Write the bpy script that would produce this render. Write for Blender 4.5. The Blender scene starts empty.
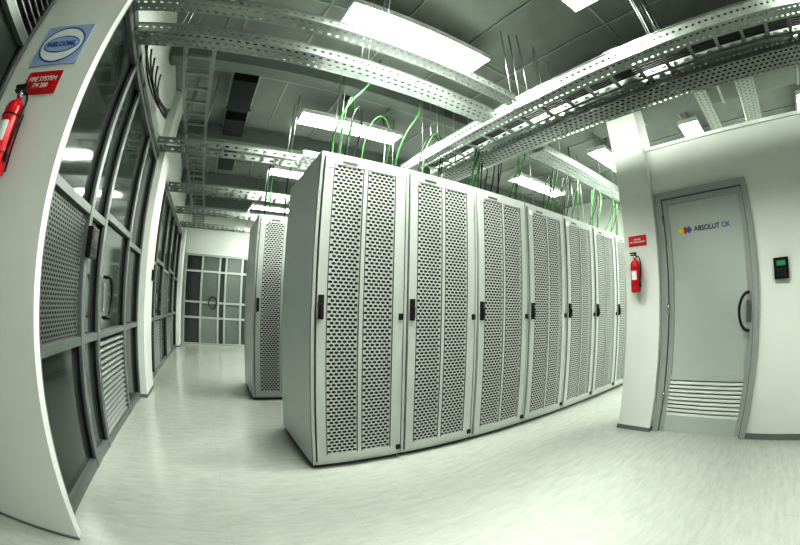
import bpy, math, random
from mathutils import Matrix, Vector
random.seed(4)
CEIL=3.3
# ---------------------------------------------------------------- materials
def mat(name,col,rough=.5,metal=0.,emit=None,es=0,noise=0,nscale=20,spec=.5):
    m=bpy.data.materials.new(name);m.use_nodes=True;nt=m.node_tree;b=nt.nodes['Principled BSDF']
    b.inputs['Base Color'].default_value=(*col,1);b.inputs['Roughness'].default_value=rough;b.inputs['Metallic'].default_value=metal
    b.inputs['Specular IOR Level'].default_value=spec
    if emit: b.inputs['Emission Color'].default_value=(*emit,1);b.inputs['Emission Strength'].default_value=es
    if noise:
        tc=nt.nodes.new('ShaderNodeTexCoord');n=nt.nodes.new('ShaderNodeTexNoise');n.inputs['Scale'].default_value=nscale;n.inputs['Detail'].default_value=4
        r=nt.nodes.new('ShaderNodeMapRange');r.inputs[3].default_value=1-noise;r.inputs[4].default_value=1+noise
        mx=nt.nodes.new('ShaderNodeMix');mx.data_type='RGBA';mx.blend_type='MULTIPLY';mx.inputs[0].default_value=1
        mx.inputs[6].default_value=(*col,1)
        nt.links.new(tc.outputs['Object'],n.inputs['Vector']);nt.links.new(n.outputs['Fac'],r.inputs[0]);nt.links.new(r.outputs[0],mx.inputs[7]);nt.links.new(mx.outputs[2],b.inputs['Base Color'])
    return m
M_wall=mat('wall_paint',(.69,.715,.68),.7,noise=.04,nscale=2)
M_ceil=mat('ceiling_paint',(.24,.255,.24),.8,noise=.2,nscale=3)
M_alu=mat('aluminium_frame',(.19,.205,.20),.4,.35)
M_alul=mat('aluminium_door_frame',(.38,.405,.39),.35,.3)
M_galv=mat('galvanised_steel',(.35,.38,.355),.32,.65,noise=.28,nscale=30)
M_glass=mat('dark_glass',(.04,.047,.043),.08,spec=.8,noise=.25,nscale=3)
M_rack=mat('rack_grey_paint',(.42,.44,.425),.35,noise=.03)
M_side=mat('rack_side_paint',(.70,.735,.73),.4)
M_door=mat('rack_perforated_steel',(.42,.44,.425),.4,.1)
M_edge=mat('rack_edge',(.07,.08,.075),.4,.3)
M_in=mat('rack_interior',(.008,.009,.008),.6)
M_black=mat('black_plastic',(.012,.012,.013),.35)
M_red=mat('red_enamel',(.5,.012,.02),.3)
M_white=mat('white_print',(.8,.82,.8),.5)
M_frost=mat('frosted_glass',(.44,.475,.455),.28,noise=.06,nscale=1.5)
M_dim=mat('far_panel_glass',(.13,.15,.14),.25)
M_slat=mat('louvre_white',(.68,.71,.68),.5)
M_blue=mat('sign_blue',(.05,.12,.40),.4)
M_lblue=mat('sign_pale_blue',(.36,.46,.66),.4)
M_yel=mat('logo_yellow',(.8,.6,.03),.4)
M_base=mat('grey_skirting',(.16,.18,.18),.5)
M_tube=mat('fluorescent_tube',(1,1,1),.5,emit=(.96,1,.92),es=70)
M_hous=mat('fixture_white',(.8,.83,.78),.4)
M_green=mat('green_cable',(.028,.12,.028),.5)
M_cblack=mat('black_cable',(.015,.015,.015),.5)
M_dark=mat('dark_duct',(.018,.02,.019),.6)
M_duct=mat('painted_duct',(.19,.21,.195),.6,noise=.1,nscale=2)
M_led=mat('reader_display',(.04,.14,.08),.3,emit=(.1,.6,.3),es=.2)
M_chrome=mat('steel_chrome',(.6,.62,.6),.2,.9)

def floor_mat():
    m=bpy.data.materials.new('vinyl_floor');m.use_nodes=True;nt=m.node_tree;N=nt.nodes;L=nt.links;b=N['Principled BSDF']
    tc=N.new('ShaderNodeTexCoord');mp=N.new('ShaderNodeMapping');mp.inputs['Scale'].default_value=(4,17,1)
    n=N.new('ShaderNodeTexNoise');n.inputs['Scale'].default_value=1.6;n.inputs['Detail'].default_value=8;n.inputs['Roughness'].default_value=.7
    L.new(tc.outputs['Object'],mp.inputs[0]);L.new(mp.outputs[0],n.inputs['Vector'])
    cr=N.new('ShaderNodeValToRGB');cr.color_ramp.elements[0].position=.34;cr.color_ramp.elements[0].color=(.385,.405,.368,1)
    cr.color_ramp.elements[1].position=.62;cr.color_ramp.elements[1].color=(.45,.468,.43,1);L.new(n.outputs['Fac'],cr.inputs[0])
    n2=N.new('ShaderNodeTexNoise');n2.inputs['Scale'].default_value=1.1;L.new(tc.outputs['Object'],n2.inputs['Vector'])
    r2=N.new('ShaderNodeMapRange');r2.inputs[3].default_value=.95;r2.inputs[4].default_value=1.05;L.new(n2.outputs['Fac'],r2.inputs[0])
    br=N.new('ShaderNodeTexBrick');br.offset=0;br.inputs['Scale'].default_value=1;br.inputs['Brick Width'].default_value=.6;br.inputs['Row Height'].default_value=.6
    br.inputs['Mortar Size'].default_value=.0012;br.inputs['Color1'].default_value=(1,1,1,1);br.inputs['Color2'].default_value=(.985,.985,.985,1);br.inputs['Mortar'].default_value=(.86,.86,.84,1)
    L.new(tc.outputs['Object'],br.inputs['Vector'])
    a=N.new('ShaderNodeMix');a.data_type='RGBA';a.blend_type='MULTIPLY';a.inputs[0].default_value=1;L.new(cr.outputs[0],a.inputs[6]);L.new(br.outputs['Color'],a.inputs[7])
    c=N.new('ShaderNodeMix');c.data_type='RGBA';c.blend_type='MULTIPLY';c.inputs[0].default_value=1;L.new(a.outputs[2],c.inputs[6]);L.new(r2.outputs[0],c.inputs[7])
    L.new(c.outputs[2],b.inputs['Base Color']);b.inputs['Roughness'].default_value=.18;b.inputs['Specular IOR Level'].default_value=.55
    return m
M_floor=floor_mat()

# ---------------------------------------------------------------- mesh builder
class MB:
    def __init__(s): s.v=[];s.f=[];s.m=[];s.mats=[];s.sm=[]
    def mi(s,m):
        if m not in s.mats: s.mats.append(m)
        return s.mats.index(m)
    def face(s,pts,m,smooth=False):
        i=len(s.v);s.v+= [tuple(p) for p in pts];s.f.append(tuple(range(i,i+len(pts))));s.m.append(s.mi(m));s.sm.append(smooth)
    def box(s,x0,x1,y0,y1,z0,z1,m,bev=0):
        i=len(s.v)
        if bev<=0:
            s.v+=[(x0,y0,z0),(x1,y0,z0),(x1,y1,z0),(x0,y1,z0),(x0,y0,z1),(x1,y0,z1),(x1,y1,z1),(x0,y1,z1)]
            for f in ((0,3,2,1),(4,5,6,7),(0,1,5,4),(1,2,6,5),(2,3,7,6),(3,0,4,7)): s.f.append(tuple(i+k for k in f));s.m.append(s.mi(m));s.sm.append(False)
        else:
            import bmesh
            bm=bmesh.new();bmesh.ops.create_cube(bm,size=1)
            for v in bm.verts: v.co=((x0+x1)/2+v.co.x*(x1-x0),(y0+y1)/2+v.co.y*(y1-y0),(z0+z1)/2+v.co.z*(z1-z0))
            bmesh.ops.bevel(bm,geom=bm.edges[:],offset=bev,segments=2,affect='EDGES',profile=.7)
            s.addbm(bm,m)
    def addbm(s,bm,m,smooth=False):
        i=len(s.v);bm.verts.index_update();s.v+=[tuple(v.co) for v in bm.verts]
        for f in bm.faces: s.f.append(tuple(i+v.index for v in f.verts));s.m.append(s.mi(m));s.sm.append(smooth)
        bm.free()
    def tube(s,path,r,m,n=8,cap=True,closed=False):
        P=[Vector(p) for p in path];rr=r if isinstance(r,(list,tuple)) else [r]*len(P);i0=len(s.v);k=len(P)
        ref=None
        for j,p in enumerate(P):
            t=(P[(j+1)%k]-P[j-1]) if closed else (P[min(j+1,k-1)]-P[max(j-1,0)])
            t=t.normalized() if t.length>1e-9 else Vector((0,0,1))
            if ref is None: ref=t.orthogonal().normalized()
            a=(ref-t*ref.dot(t)); a=a.normalized() if a.length>1e-6 else t.orthogonal().normalized(); ref=a;b=t.cross(a)
            for q in range(n):
                an=2*math.pi*q/n;s.v.append(tuple(p+(a*math.cos(an)+b*math.sin(an))*rr[j]))
        for j in range(k if closed else k-1):
            for q in range(n):
                j2=(j+1)%k
                s.f.append((i0+j*n+q,i0+j*n+(q+1)%n,i0+j2*n+(q+1)%n,i0+j2*n+q));s.m.append(s.mi(m));s.sm.append(True)
        if cap and not closed:
            s.f.append(tuple(i0+q for q in range(n))[::-1]);s.m.append(s.mi(m));s.sm.append(False)
            s.f.append(tuple(i0+(k-1)*n+q for q in range(n)));s.m.append(s.mi(m));s.sm.append(False)
    def perf(s,o,u,v,nu,nv,cu,cv,hu,hv,m,stag=True):
        o=Vector(o);u=Vector(u);v=Vector(v)
        def Pt(a,b): return o+u*a+v*b
        for r in range(nv):
            b0=r*cv;b1=b0+cv;n=nu;off=0
            if stag and r%2:
                n=nu-1;off=cu/2
                s.face([Pt(0,b0),Pt(off,b0),Pt(off,b1),Pt(0,b1)],m);s.face([Pt(nu*cu-off,b0),Pt(nu*cu,b0),Pt(nu*cu,b1),Pt(nu*cu-off,b1)],m)
            for c in range(n):
                a0=off+c*cu;a1=a0+cu;ac=(a0+a1)/2;bc=(b0+b1)/2
                TL,TR,BL,BR=Pt(a0,b1),Pt(a1,b1),Pt(a0,b0),Pt(a1,b0)
                w=hu/2;h=hv/2;k=min(h,w*.6)
                tl,tr,bl,brr=Pt(ac-w+k,bc+h),Pt(ac+w-k,bc+h),Pt(ac-w+k,bc-h),Pt(ac+w-k,bc-h);ml,mr=Pt(ac-w,bc),Pt(ac+w,bc)
                s.face([TL,tl,tr,TR],m);s.face([BL,BR,brr,bl],m)
                s.face([BL,bl,ml],m);s.face([BL,ml,TL],m);s.face([TL,ml,tl],m)
                s.face([BR,mr,brr],m);s.face([BR,TR,mr],m);s.face([TR,tr,mr],m)
    def mesh(s,name):
        me=bpy.data.meshes.new(name);me.from_pydata(s.v,[],s.f)
        for m in s.mats: me.materials.append(m)
        me.polygons.foreach_set('material_index',s.m);me.polygons.foreach_set('use_smooth',s.sm);me.update();return me
    def obj(s,name,parent=None,loc=(0,0,0)):
        return link(name,s.mesh(name),parent,loc)
def link(name,data,parent=None,loc=(0,0,0)):
    o=bpy.data.objects.new(name,data);bpy.context.collection.objects.link(o);o.location=loc
    if parent: o.parent=parent
    return o
def empty(name,loc=(0,0,0),rz=0):
    o=link(name,None,None,loc);o.empty_display_size=.1;o.rotation_euler=(0,0,rz);return o
def text(name,body,size,mtl,parent,loc,face):
    cu=bpy.data.curves.new(name,'FONT');cu.body=body;cu.size=size;cu.extrude=.0008;cu.align_x='CENTER';cu.align_y='CENTER';cu.materials.append(mtl);cu.offset=size*.014
    o=link(name,cu,parent)
    if face=='-x': R=Matrix(((0,0,-1),(-1,0,0),(0,1,0)))
    else: R=Matrix(((0,0,1),(1,0,0),(0,1,0)))
    Mx=R.to_4x4();Mx.translation=Vector(loc);o.matrix_local=Mx
    return o

XL=-.78; XN=-1.19; XR=2.95; YB=8.85; XO=6.8; YF=-3.0
# ---------------------------------------------------------------- shell
def shell(name,b,m):
    k=MB();
    for q in b: k.box(*q,m)
    return k.obj(name)
shell('floor',[(-1.6,XO+.1,YF-.1,YB+.1,-.1,0)],M_floor)
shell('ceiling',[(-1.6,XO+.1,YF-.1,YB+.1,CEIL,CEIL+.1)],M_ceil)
shell('wall_back',[(-1.6,XO,YB,YB+.1,0,CEIL)],M_wall)
shell('wall_front',[(-1.6,XO,YF-.1,YF,0,CEIL)],M_wall)
shell('wall_outer',[(XO,XO+.1,YF,YB,0,CEIL)],M_wall)
NY=1.22;NXE=-.708
shell('wall_left',[(XL-.32,XL-.2,1.385,YB,0,CEIL),(XL-.2,XL-.02,1.385,YB,2.5,CEIL),
   (XN-.02,NXE,NY,1.27,0,CEIL),(XN-.02,XL,1.27,1.38,0,CEIL),(XN-.3,XN-.18,YF,1.38,0,CEIL),(XN-.18,XN-.02,YF,NY,2.62,CEIL)],M_wall)
DY0,DY1,DZ=.03,.92,1.93
shell('wall_right',[(XR,XR+.12,YF,DY0,0,2.33),(XR,XR+.12,DY0,DY1,DZ,2.33),(XR,XR+.12,DY1,1.2,0,2.33)],M_wall)
shell('trim_1',[(XR-.012,XR+.132,YF,.93,2.33,2.36)],M_slat)
shell('baseboard_right',[(XR-.012,XR,YF,DY0,0,.045)],M_base)
shell('baseboard_left',[(XN-.02,NXE+.004,NY-.006,NY,0,.012)],M_base)
def column(x0,x1,y0,y1):
    k=MB();k.box(x0,x1,y0,y1,0,CEIL,M_wall,.006);k.box(x0-.006,x1+.006,y0-.006,y1+.006,0,.035,M_base);return k.obj('structural_column')
column(XR-.07,XR+.22,.935,1.25)
column(XL-.3,XL+.07,3.72,4.2)
column(XL-.3,XL+.08,8.1,8.5)

# ceiling beams, panel grid
k=MB()
for y in (2.75,4.45,6.4,8.0): k.box(XL,XO,y,y+.16,CEIL-.22,CEIL,M_duct)
k.obj('ceiling_beams')
k=MB()
for x in [XL+.62*i for i in range(1,12)]: k.box(x,x+.018,YF,YB,CEIL-.012,CEIL,M_galv)
for y in [YF+1.24*i for i in range(1,10)]: k.box(XL,XO,y,y+.018,CEIL-.012,CEIL,M_galv)
k.obj('ceiling_grid')
k=MB();k.box(2.75,3.45,YF+.3,1.6,2.86,3.2,M_duct,.01)
for y in (-2,-1,0,1): k.box(2.735,3.465,y,y+.03,2.845,3.215,M_galv)
for y in (-1.5,.4,1.4):
    for x in (2.78,3.42): k.tube([(x,y,3.2),(x,y,CEIL)],.006,M_galv,6)
k.obj('ventilation_duct')
k=MB()
for y0,y1 in ((3.1,3.75),(3.95,4.4),(5.0,5.7)):
    k.box(-.12,.14,y0,y1,CEIL-.18,CEIL,M_dark)
    k.box(-.15,.17,y0-.03,y1+.03,CEIL-.05,CEIL-.0,M_galv)
k.obj('ceiling_air_grille')
k=MB();k.tube([(1.15,3.2,CEIL),(1.15,3.2,CEIL-.03),(1.15,3.2,CEIL-.07),(1.15,3.2,CEIL-.09)],[.06,.06,.05,.02],M_dark,16);k.obj('smoke_detector')

# ---------------------------------------------------------------- light fixtures
def troffer(x0,y,L=1.22,W=.27,z=3.04,power=48):
    e=empty('ceiling_light_fixture',(x0+L/2,y,z));k=MB();h=L/2;w=W/2;H=.055
    k.box(-h,h,-w,w,H-.012,H,M_hous);k.box(-h,h,-w-.006,-w,0,H,M_hous);k.box(-h,h,w,w+.006,0,H,M_hous)
    k.box(-h-.008,-h,-w-.006,w+.006,0,H,M_hous);k.box(h,h+.008,-w-.006,w+.006,0,H,M_hous)
    for yy in (-.08,0.0,.08): k.tube([(-h+.02,yy,.028),(h-.02,yy,.028)],.013,M_tube,8)
    n=20
    for i in range(1,n): x=-h+i*L/n;k.box(x-.0015,x+.0015,-w,w,.0,.014,M_hous)
    k.box(-h,h,-.042,-.038,0,.014,M_hous);k.box(-h,h,.038,.042,0,.014,M_hous)
    for x in (-h*.7,h*.7): k.tube([(x,0,H),(x,0,CEIL-z)],.006,M_galv,6)
    k.obj('housing',e)
    a=bpy.data.lights.new('lamp','AREA');a.shape='RECTANGLE';a.size=L*.96;a.size_y=W*.9;a.energy=power;a.color=(.965,1,.92)
    o=link('lamp',a,e,(0,0,-.012))
troffer(.6,-1.3,power=20);troffer(.6,.62,power=27);troffer(.56,1.80,power=70)
for y in (3.5,5.3,7.5): troffer(.72,y,power=35)
for y in (-1.2,.6,2.0): troffer(4.05,y,power=46)
for y in (3.5,5.3,7.5): troffer(4.05,y,power=34)

# ---------------------------------------------------------------- racks
RW,RD,RH=.612,.83,1.965
def rack_mesh():
    k=MB();w=RW-.006
    k.box(.01,w-.01,.03,RD-.02,0,.03,M_edge)
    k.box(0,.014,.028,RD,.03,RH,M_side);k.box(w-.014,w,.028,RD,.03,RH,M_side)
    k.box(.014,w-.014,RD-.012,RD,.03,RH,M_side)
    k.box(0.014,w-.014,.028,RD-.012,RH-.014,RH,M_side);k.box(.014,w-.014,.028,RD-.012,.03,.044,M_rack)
    k.box(.06,w-.06,.3,.6,RH,RH+.012,M_black)
    k.box(.014,w-.014,.075,.1,.044,RH-.014,M_in)
    k.box(0,.02,0,.028,.03,RH,M_rack,.003);k.box(w-.02,w,0,.028,.03,RH,M_rack,.003)
    k.box(.02,w-.02,0,.028,.03,.05,M_rack);k.box(.02,w-.02,0,.028,RH-.03,RH,M_rack)
    k.box(.0185,.0265,.002,.02,.05,RH-.03,M_edge);k.box(w-.0265,w-.0185,.002,.02,.05,RH-.03,M_edge)
    y0,y1=-.014,.006
    a,b,c,d=.088,.288,.320,.520
    for x0,x1 in ((.027,a),(b,c),(d,w-.027)): k.box(x0,x1,y0,y1,.052,RH-.032,M_rack)
    nr=82;cv=(1.885-.105)/nr;nc=6;cu=(b-a)/nc
    k.box(a,b,y0,y1,.052,.105,M_rack);k.box(c,d,y0,y1,.052,.105,M_rack);k.box(a,b,y0,y1,1.885,RH-.032,M_rack);k.box(c,d,y0,y1,1.885,RH-.032,M_rack)
    for x0 in (a,c): k.perf((x0,y0+.004,.105),(1,0,0),(0,0,1),nc,nr,cu,cv,.0285,.0145,M_door)
    for x in (a,b,c,d): k.box(x-.0025,x+.0025,y0-.002,y0,.1,1.89,M_edge)
    k.box(.034,.064,y0-.022,y0,.94,1.08,M_black,.006);k.box(.04,.058,y0-.034,y0-.02,.955,1.03,M_black,.004)
    k.box(w-.04,w-.015,y0-.014,y0,.945,.985,M_black);k.box(w-.04,w-.012,y0-.014,y0,.075,.105,M_black)
    k.box(.035,.085,y0-.003,y0,1.86,1.9,M_white);k.box(.14,.24,y0-.003,y0,1.9,1.915,M_edge)
    return k.mesh('server_rack')
rm=rack_mesh()
RX,RY=.585,2.0
for i in range(8): link('server_rack',rm,None,(RX+RW*i,RY,0))
for i in range(6): link('server_rack',rm,None,(.46+RW*i,3.78,0))

# ---------------------------------------------------------------- cable trays
def perf_tray(x0,x1,y0,y1,z,h=.06,along='x',rods=True,name='cable_tray',hole=(.028,.014)):
    k=MB();cu=.05
    if along=='x':
        L=x1-x0;W=y1-y0;n=int(L/cu);nv=max(2,round(W/.05));cv=W/nv
        k.perf((x0,y0,z),(1,0,0),(0,1,0),n,nv,L/n,cv,hole[0],hole[1],M_galv)
        for y in (y0,y1): k.perf((x0,y,z),(1,0,0),(0,0,1),n,1,L/n,h,.026,.014,M_galv,False)
        for y in (y0,y1): k.box(x0,x1,y-.006,y+.006,z+h-.004,z+h,M_galv)
        R=[(x,y) for x in [x0+.3+j*1.2 for j in range(int((L-.3)/1.2)+1)] for y in (y0+.01,y1-.01)]
    else:
        L=y1-y0;W=x1-x0;n=int(L/cu);nv=max(2,round(W/.05));cv=W/nv
        k.perf((x0,y0,z),(0,1,0),(1,0,0),n,nv,L/n,cv,hole[0],hole[1],M_galv)
        for x in (x0,x1): k.perf((x,y0,z),(0,1,0),(0,0,1),n,1,L/n,h,.026,.014,M_galv,False)
        for x in (x0,x1): k.box(x-.006,x+.006,y0,y1,z+h-.004,z+h,M_galv)
        R=[(x,y) for y in [y0+.3+j*1.2 for j in range(int((L-.3)/1.2)+1)] for x in (x0+.01,x1-.01)]
    if rods:
        for x,y in R: k.tube([(x,y,z),(x,y,CEIL)],.005,M_galv,6)
    k.obj(name)
def ladder(x0,x1,y0,y1,z,along='x',h=.07,step=.22):
    k=MB()
    if along=='x':
        n=int((x1-x0)/.1)
        for y in (y0,y1):
            k.perf((x0,y,z),(1,0,0),(0,0,1),n,1,(x1-x0)/n,h,.05,.02,M_galv,False)
            k.box(x0,x1,y-.012,y+.012,z,z+.004,M_galv);k.box(x0,x1,y-.012,y+.012,z+h-.004,z+h,M_galv)
        x=x0+.05
        while x<x1-.03: k.box(x,x+.03,y0,y1,z+.01,z+.03,M_galv);x+=step
        R=[(x,y) for x in [x0+.25+j*1.2 for j in range(int((x1-x0-.3)/1.2)+1)] for y in (y0,y1)]
    else:
        n=int((y1-y0)/.1)
        for x in (x0,x1):
            k.perf((x,y0,z),(0,1,0),(0,0,1),n,1,(y1-y0)/n,h,.05,.02,M_galv,False)
            k.box(x-.012,x+.012,y0,y1,z,z+.004,M_galv);k.box(x-.012,x+.012,y0,y1,z+h-.004,z+h,M_galv)
        y=y0+.05
        while y<y1-.03: k.box(x0,x1,y,y+.03,z+.01,z+.03,M_galv);y+=step
        R=[(x,y) for y in [y0+.25+j*1.2 for j in range(int((y1-y0-.3)/1.2)+1)] for x in (x0,x1)]
    for x,y in R: k.tube([(x,y,z),(x,y,CEIL)],.005,M_galv,6)
    k.obj('cable_ladder')
perf_tray(XL-.01,1.76,1.42,1.52,2.47,.05)
perf_tray(XL-.01,1.76,1.67,1.81,2.44,.07)
perf_tray(1.78,1.90,YF+.6,3.1,2.43,.09,'y')
ladder(1.94,2.16,YF+.6,3.1,2.50,'y')
perf_tray(2.19,2.42,YF+.6,3.1,2.43,.09,'y',hole=(.034,.02))
perf_tray(2.5,4.5,1.78,1.98,2.44,.07)
perf_tray(2.44,4.2,-.35,-.17,2.56,.07,rods=False,hole=(.034,.02))
perf_tray(2.44,4.2,.14,.26,2.60,.07,rods=False,hole=(.034,.02))
for y in (3.45,4.9,6.2,7.4): ladder(XL,2.6,y,y+.22,2.5,'x')
ladder(-.5,-.28,1.9,8.4,2.64,'y')
perf_tray(.6,5.3,2.58,2.76,2.17,.05)

# ---------------------------------------------------------------- cables
k=MB()
def bez(P,n=14):
    P=[Vector(p) for p in P];out=[]
    for i in range(n+1):
        t=i/n;Q=P[:]
        while len(Q)>1: Q=[Q[j].lerp(Q[j+1],t) for j in range(len(Q)-1)]
        out.append(Q[0])
    return out
U=random.uniform
for i in range(8):
    for j in range(4):
        x=RX+RW*i+U(.08,.5);m=M_green if j<3 else M_cblack
        yb=RY+U(.32,.5)
        if j==2 and i%2: continue
        if j==0:
            k.tube(bez([(x,yb,RH+.013),(x-.10,yb-.12,2.3),(x+.04,yb-.2,2.75),(x+.30,yb-.1,2.6),(x+.24,yb+.1,2.95),(x+.42,yb+.15,CEIL)],18),.0085,m,6)
        else:
            w_=U(.12,.4);zt=U(2.7,3.0)
            k.tube(bez([(x,yb,RH+.013),(x-.08,yb-.1,zt),(x+w_,yb-.05,zt+.1),(x+w_,yb+.15,2.35),(x+w_*.9,2.66,2.19)],18),.0075,m,6)
for i in range(4):
    for j in range(3):
        x=.46+RW*i+U(.1,.5);w_=U(-.1,.25)
        k.tube(bez([(x,4.2,RH+.013),(x-.05,4.1,2.5),(x+w_,4.0,2.75),(x+w_,3.75,2.6),(x+w_,3.6,2.53)],16),.009,M_cblack if j else M_green,6)
k.obj('network_cables')
k=MB()
for j in range(5):
    x=1.80+.018*j
    k.tube(bez([(x,YF+.7,2.45+.01*(j%3)),(x+U(-.01,.02),-.5,2.46),(x,1,2.45),(x+U(-.01,.02),3.0,2.46)],20),.007,M_cblack if j%3 else M_green,6)
for j in range(7):
    x=1.965+.026*j
    k.tube(bez([(x,YF+.7,2.54),(x+.02,-.5,2.54),(x-.02,1,2.54),(x,3.0,2.54)],20),.009,M_cblack,6)
for j in range(7):
    x=2.21+.03*j
    k.tube(bez([(x,YF+.7,2.45),(x+.02,-.5,2.46),(x-.02,1,2.45),(x,3.0,2.46)],20),.009,M_cblack,6)
for j in range(6):
    y=.5+.02*j
    k.tube(bez([(1.79,y,2.46),(1.8,y+.1,2.64),(2.05,y+.2,2.76),(2.3,y-.1,2.46)],12),.011,M_cblack,6)
for j in range(6):
    k.tube(bez([(XL+.03+.02*j,1.75+.1*j,2.52),(XL+.1,1.9+.1*j,U(2.15,2.35)),(XL+.12+.03*j,2.6,2.4),(XL+.1,3.1,2.6+.02*j)],14),.008,M_cblack,6)
for y0 in (1.70,1.74):
    k.tube([(XL+.02,y0,2.455),(1.75,y0+.02,2.455)],.008,M_cblack,6)
k.obj('tray_cable_bundle')

# ---------------------------------------------------------------- left glazed partitions
def partition(ys,cells,H=2.5,X=None):
    X=XL if X is None else X
    e=empty('glazed_partition',(X,ys[0],0));k=MB();f=.028
    X0,X1=-.075,0.0
    L=ys[-1]-ys[0]
    for y in ys:
        yy=y-ys[0];k.box(X0,X1,max(0,yy-f),min(L,yy+f),0,H,M_alu,.004)
    for (i,row) in enumerate(cells):
        a=ys[i]-ys[0]+f;b=ys[i+1]-ys[0]-f
        for (z0,z1,kind) in row:
            k.box(X0,X1-.004,a,b,z1-.022,z1+.022,M_alu);
            if z0<.08: k.box(X0,X1-.004,a,b,0,z0,M_alu)
            lo=z0+(.022 if z0>.08 else 0);hi=z1-.022
            if kind=='glass':
                k.box(-.05,-.04,a,b,lo,hi,M_glass);
                for g in ((a,a+.008),(b-.008,b)): k.box(-.04,-.02,g[0],g[1],lo,hi,M_black)
            elif kind=='perf':
                k.box(-.07,-.06,a,b,lo,hi,M_in)
                nu=max(4,int((b-a)/.03));nv=int((hi-lo)/.02)
                k.perf((-.03,a,lo),(0,1,0),(0,0,1),nu,nv,(b-a)/nu,(hi-lo)/nv,.024,.013,M_alu)
            elif kind=='louvre':
                k.box(-.07,-.06,a,b,lo,hi,M_in);z=lo+.01
                while z<hi-.02:
                    k.face([(-.045,a,z+.018),(-.045,b,z+.018),(-.012,b,z),(-.012,a,z)],M_alul);k.box(-.014,-.01,a,b,z-.003,z+.004,M_alul);z+=.04
            elif kind=='solid': k.box(-.05,-.02,a,b,lo,hi,M_frost)
    k.box(X0,X1,0,L,H-.05,H,M_alu)
    k.obj('frame',e);return e
def dhandle(parent,y,z,x=0.0,s=1,r=.14):
    k=MB();P=[]
    for i in range(17):
        a=math.pi*(i/16)-math.pi/2;P.append((x+.05*s,y-.0+r*.55*math.cos(a),z+r*math.sin(a)))
    k.tube([(x,P[0][1],P[0][2])]+P+[(x,P[-1][1],P[-1][2])],.012,M_black,10)
    k.box(min(x,x+.012*s),max(x,x+.012*s),y-.025,y+.012,z-r*.7,z+r*.7,M_chrome,.003)
    k.obj('handle',parent)
G3=[(.06,.74,'glass'),(.74,1.44,'glass'),(1.44,2.42,'glass')]
DR=[(.06,.74,'louvre'),(.74,1.5,'glass'),(1.5,2.42,'glass')]
PF=[(.06,.74,'glass'),(.74,1.44,'perf'),(1.44,2.42,'glass')]
p=partition([1.385,2.0,2.33,3.12,3.71],[PF,G3,DR,G3])
dhandle(p,2.40-1.38,.98,0,1,.13)
p=partition([4.21,4.85,5.6,6.35,7.2,8.09],[G3,DR,PF,DR,G3])
dhandle(p,.75,.98,0,1,.13)
partition([-2.4,-1.4,-.4,.45,NY-.01],[G3,G3,G3,[(.06,.74,'glass'),(.74,1.5,'glass'),(1.5,2.0,'glass'),(2.0,2.55,'louvre')]],2.62,XN)
def reader(x,y,z,s,w=.08,h=.14,led=True):
    e=empty('card_reader',(x,y,z));k=MB()
    k.box(min(0,.035*s),max(0,.035*s),-w/2,w/2,-h/2,h/2,M_black,.006)
    a,b=sorted((.035*s,.038*s));k.box(a,b,-w*.3,w*.3,h*.12,h*.35,M_led if led else M_edge)
    for r in range(3):
        for c in range(3): k.box(a,b,-w*.28+c*w*.22,-w*.28+c*w*.22+w*.13,-h*.35+r*h*.13,-h*.35+r*h*.13+h*.08,M_edge)
    k.obj('body',e)
reader(XL+.001,2.03,1.27,1,.13,.17,False)
reader(XL+.071,4.1,1.25,1,.08,.12,False)
reader(XR-.001,-.19,1.23,-1,.14,.15,True)

# ---------------------------------------------------------------- far glass doors
e=empty('door_2',(-.66,YB-.001,0));k=MB()
xs=[0,.42,.86,1.02,1.42,1.75]
for x in xs: k.box(x-.025,x+.025,-.07,0,0,2.13,M_alul)
for z in (.0,.62,.98,1.7,2.08): k.box(-.025,1.775,-.065,0,z,z+.05,M_alul)
for i in range(5): k.box(xs[i],xs[i+1],-.04,-.03,.03,2.1,M_dim if i%2 else M_glass)
k.box(.44,.84,-.05,-.04,.05,.62,M_alu)
k.obj('frame',e)
k=MB();k.tube([(.72+.1*math.cos(a),-.11,1.0+.14*math.sin(a)) for a in [2*math.pi*i/20 for i in range(20)]],.014,M_black,8,closed=True)
k.tube([(.72,-.11,1.14),(.72,-.06,1.14)],.01,M_black,6);k.tube([(.72,-.11,.86),(.72,-.06,.86)],.01,M_black,6)
k.obj('handle',e)

# ---------------------------------------------------------------- right door
e=empty('door_1',(XR,0,0));k=MB()
y0,y1=DY0,DY1
k.box(-.025,.06,y0,y0+.055,0,DZ,M_alul,.004);k.box(-.025,.06,y1-.055,y1,0,DZ,M_alul,.004);k.box(-.025,.06,y0+.055,y1-.055,DZ-.055,DZ,M_alul,.004)
for q in (y0+.055,y1-.06): k.box(-.006,.05,q,q+.005,0,DZ-.055,M_edge)
k.box(-.006,.05,y0+.06,y1-.06,DZ-.06,DZ-.055,M_edge)
k.obj('frame',e)
k=MB();a,b=y0+.062,y1-.062;T=DZ-.062
k.box(-.012,.03,a,a+.045,.012,T,M_alul,.003);k.box(-.012,.03,b-.045,b,.012,T,M_alul,.003)
k.box(-.012,.03,a+.045,b-.045,T-.045,T,M_alul,.003);k.box(-.012,.03,a+.045,b-.045,.012,.15,M_frost);k.box(-.012,.03,a+.045,b-.045,.44,.475,M_frost)
k.box(.0,.012,a+.045,b-.045,.475,T-.045,M_frost)
k.box(.02,.03,a+.045,b-.045,.15,.44,M_dark)
n=9
for i in range(n):
    z=.15+i*(.29/n);k.face([(.018,a+.045,z+.03),(-.008,a+.045,z+.006),(-.008,b-.045,z+.006),(.018,b-.045,z+.03)],M_slat);k.box(-.012,-.004,a+.045,b-.045,z,z+.021,M_slat)
for z in (.3,1.0,1.7): k.tube([(-.03,b+.003,z-.04),(-.03,b+.003,z+.04)],.009,M_chrome,8)
k.obj('leaf',e)
k=MB();hy=a+.035
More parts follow.
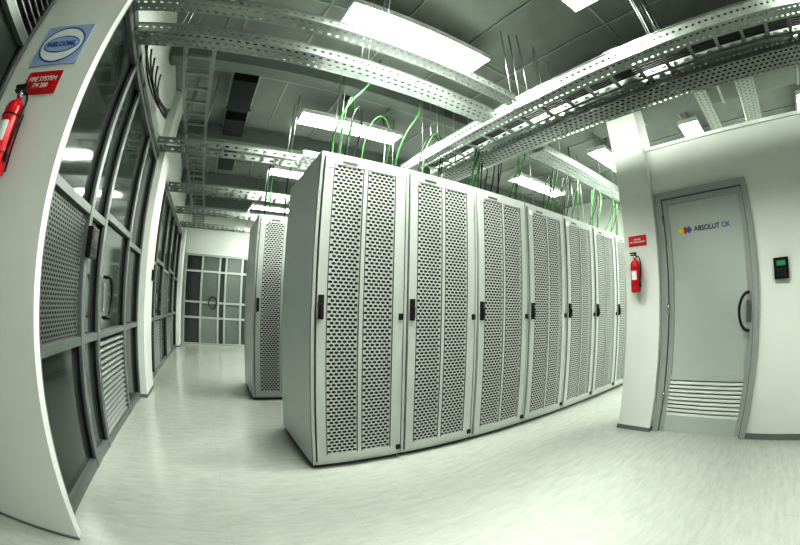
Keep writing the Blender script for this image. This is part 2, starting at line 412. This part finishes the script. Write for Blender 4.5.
P=[(-.06,hy+.085*math.cos(math.pi*i/16-math.pi/2),.95+.135*math.sin(math.pi*i/16-math.pi/2)) for i in range(17)]
k.tube([(-.01,P[0][1],P[0][2])]+P+[(-.01,P[-1][1],P[-1][2])],.012,M_black,10)
k.box(-.02,-.01,hy-.025,hy+.02,.87,1.03,M_chrome,.003)
k.obj('handle',e)
text('door_lettering','ABSOLUT',.056,M_black,e,(-.002,.465,1.6),'-x')
text('door_lettering_suffix','OK',.056,M_blue,e,(-.002,.285,1.6),'-x')
k=MB()
for (dy,m) in ((0,M_red),(.036,M_yel),(-.036,M_blue)):
    c=.67+dy;s=.03;xx=-.002-abs(dy)*.01
    k.face([(xx,c-s,1.6),(xx,c,1.6-s),(xx,c+s,1.6),(xx,c,1.6+s)],m)
k.obj('door_logo',e)

# ---------------------------------------------------------------- extinguishers (built facing local +x)
def extinguisher(x,y,zb,rz,H,r):
    e=empty('fire_extinguisher',(x,y,zb),rz);k=MB();s=1;cx=(r+.02)*s;t=H*.78
    prof=[(0,r*.8),(.01*H,r*.95),(.04*H,r),(t*.86,r),(t*.93,r*.85),(t*.98,r*.5),(t,r*.3),(t*1.06,r*.28)]
    k.tube([(cx,0,a) for a,_ in prof],[b for _,b in prof],M_red,24)
    k.tube([(cx,0,t*1.04),(cx,0,t*1.14)],r*.34,M_chrome,12)
    k.box(cx-.012,cx+.012,-r*.9,r*.3,t*1.14,t*1.17,M_black);k.box(cx-.01,cx+.01,-r*1.0,r*.3,t*1.2,t*1.24,M_black)
    k.box(cx-.01,cx+.01,r*.0,r*.35,t*1.1,t*1.24,M_black)
    k.tube(bez([(cx,r*.3,t*1.1),(cx,r*1.5,t*1.15),(cx+r*.3*s,r*1.5,t*.7),(cx+r*.2*s,r*1.05,t*.35)]),r*.13,M_black,8)
    k.tube([(cx+r*.2*s,r*1.05,t*.36),(cx+r*.2*s,r*1.05,t*.15)],[r*.13,r*.24],M_black,8)
    for zz in (t*.25,t*.75): k.tube([(cx+(r+.002)*math.cos(q),(r+.002)*math.sin(q),zz) for q in [2*math.pi*i/20 for i in range(20)]],r*.05,M_black,6,closed=True)
    k.box(0,.02,-r*.4,r*.4,t*.1,t*.9,M_black)
    N=8
    for i in range(N):
        q0=(-.6+1.2*i/N);q1=(-.6+1.2*(i+1)/N);R2=r+.001
        f=lambda q,z:(cx+s*R2*math.cos(q),R2*math.sin(q)-0,z)
        k.face([f(q0,t*.38),f(q1,t*.38),f(q1,t*.65),f(q0,t*.65)],M_white)
    k.obj('cylinder_body',e)
extinguisher(XR-.071,1.13,1.14,math.pi,.33,.042)
extinguisher(-1.0,NY-.001,1.37,-math.pi/2,.38,.050)
def sign(name,x,y,z,w,h,rz,m,txt=None,size=.04):
    e=empty(name,(x,y,z),rz);k=MB();k.box(0,.005,-w/2,w/2,-h/2,h/2,m);k.obj('plate',e)
    if txt: text('lettering',txt,size,M_white,e,(.0065,0,0),'+x')
    return e
sign('fire_safety_sign',XR-.071,1.115,1.56,.17,.085,math.pi,M_red,'FM 200\nEXTINGUISHER',.022)
sign('fire_safety_sign',-.955,NY-.001,1.785,.21,.11,-math.pi/2,M_red,'FIRE SYSTEM\nFM 200',.032)
e=sign('information_sign',-.95,NY-.001,1.985,.29,.22,-math.pi/2,M_lblue)
k=MB()
def disc(k,x,ry,rz,m,n=28):
    k.face([(x,ry*math.cos(2*math.pi*i/n),rz*math.sin(2*math.pi*i/n)) for i in range(n)],m)
disc(k,.0056,.135,.1,M_blue);disc(k,.0062,.126,.091,M_white);disc(k,.0068,.11,.047,M_blue);disc(k,.0074,.104,.041,M_lblue)
k.obj('emblem',e);text('lettering','WELCOME',.038,M_blue,e,(.009,0,0),'+x')

# ---------------------------------------------------------------- world & camera
w=bpy.data.worlds.new('world');bpy.context.scene.world=w;w.use_nodes=True;w.node_tree.nodes['Background'].inputs[0].default_value=(.5,.53,.5,1);w.node_tree.nodes['Background'].inputs[1].default_value=.2
cam=bpy.data.cameras.new('camera');co=bpy.data.objects.new('camera',cam);bpy.context.collection.objects.link(co)
psi,p,ro=map(math.radians,(30.13,6.10,1.29))
f=Vector((math.sin(psi)*math.cos(p),math.cos(psi)*math.cos(p),math.sin(p)));r0=Vector((math.cos(psi),-math.sin(psi),0));u0=r0.cross(f)
r=r0*math.cos(ro)+u0*math.sin(ro);u=-r0*math.sin(ro)+u0*math.cos(ro)
M=Matrix.Identity(4)
for i in range(3): M[i][0]=r[i];M[i][1]=u[i];M[i][2]=-f[i]
M[2][3]=1.0;co.matrix_world=M
cam.sensor_width=36;cam.clip_start=.02;cam.type='PANO'
LENS=363.4*36/800
try:
    import addon_utils;addon_utils.enable('cycles')
except Exception: pass
for tgt in (cam,getattr(cam,'cycles',None)):
    if tgt is None: continue
    for a,v_ in (('panorama_type','FISHEYE_EQUISOLID'),('fisheye_lens',LENS),('fisheye_fov',math.pi)):
        try: setattr(tgt,a,v_)
        except Exception: pass
bpy.context.scene.camera=co
sc=bpy.context.scene
sc.view_settings.view_transform='Standard'
for lk in ('High Contrast','Medium High Contrast','None'):
    try: sc.view_settings.look=lk;break
    except Exception: pass
sc.view_settings.exposure=0.05
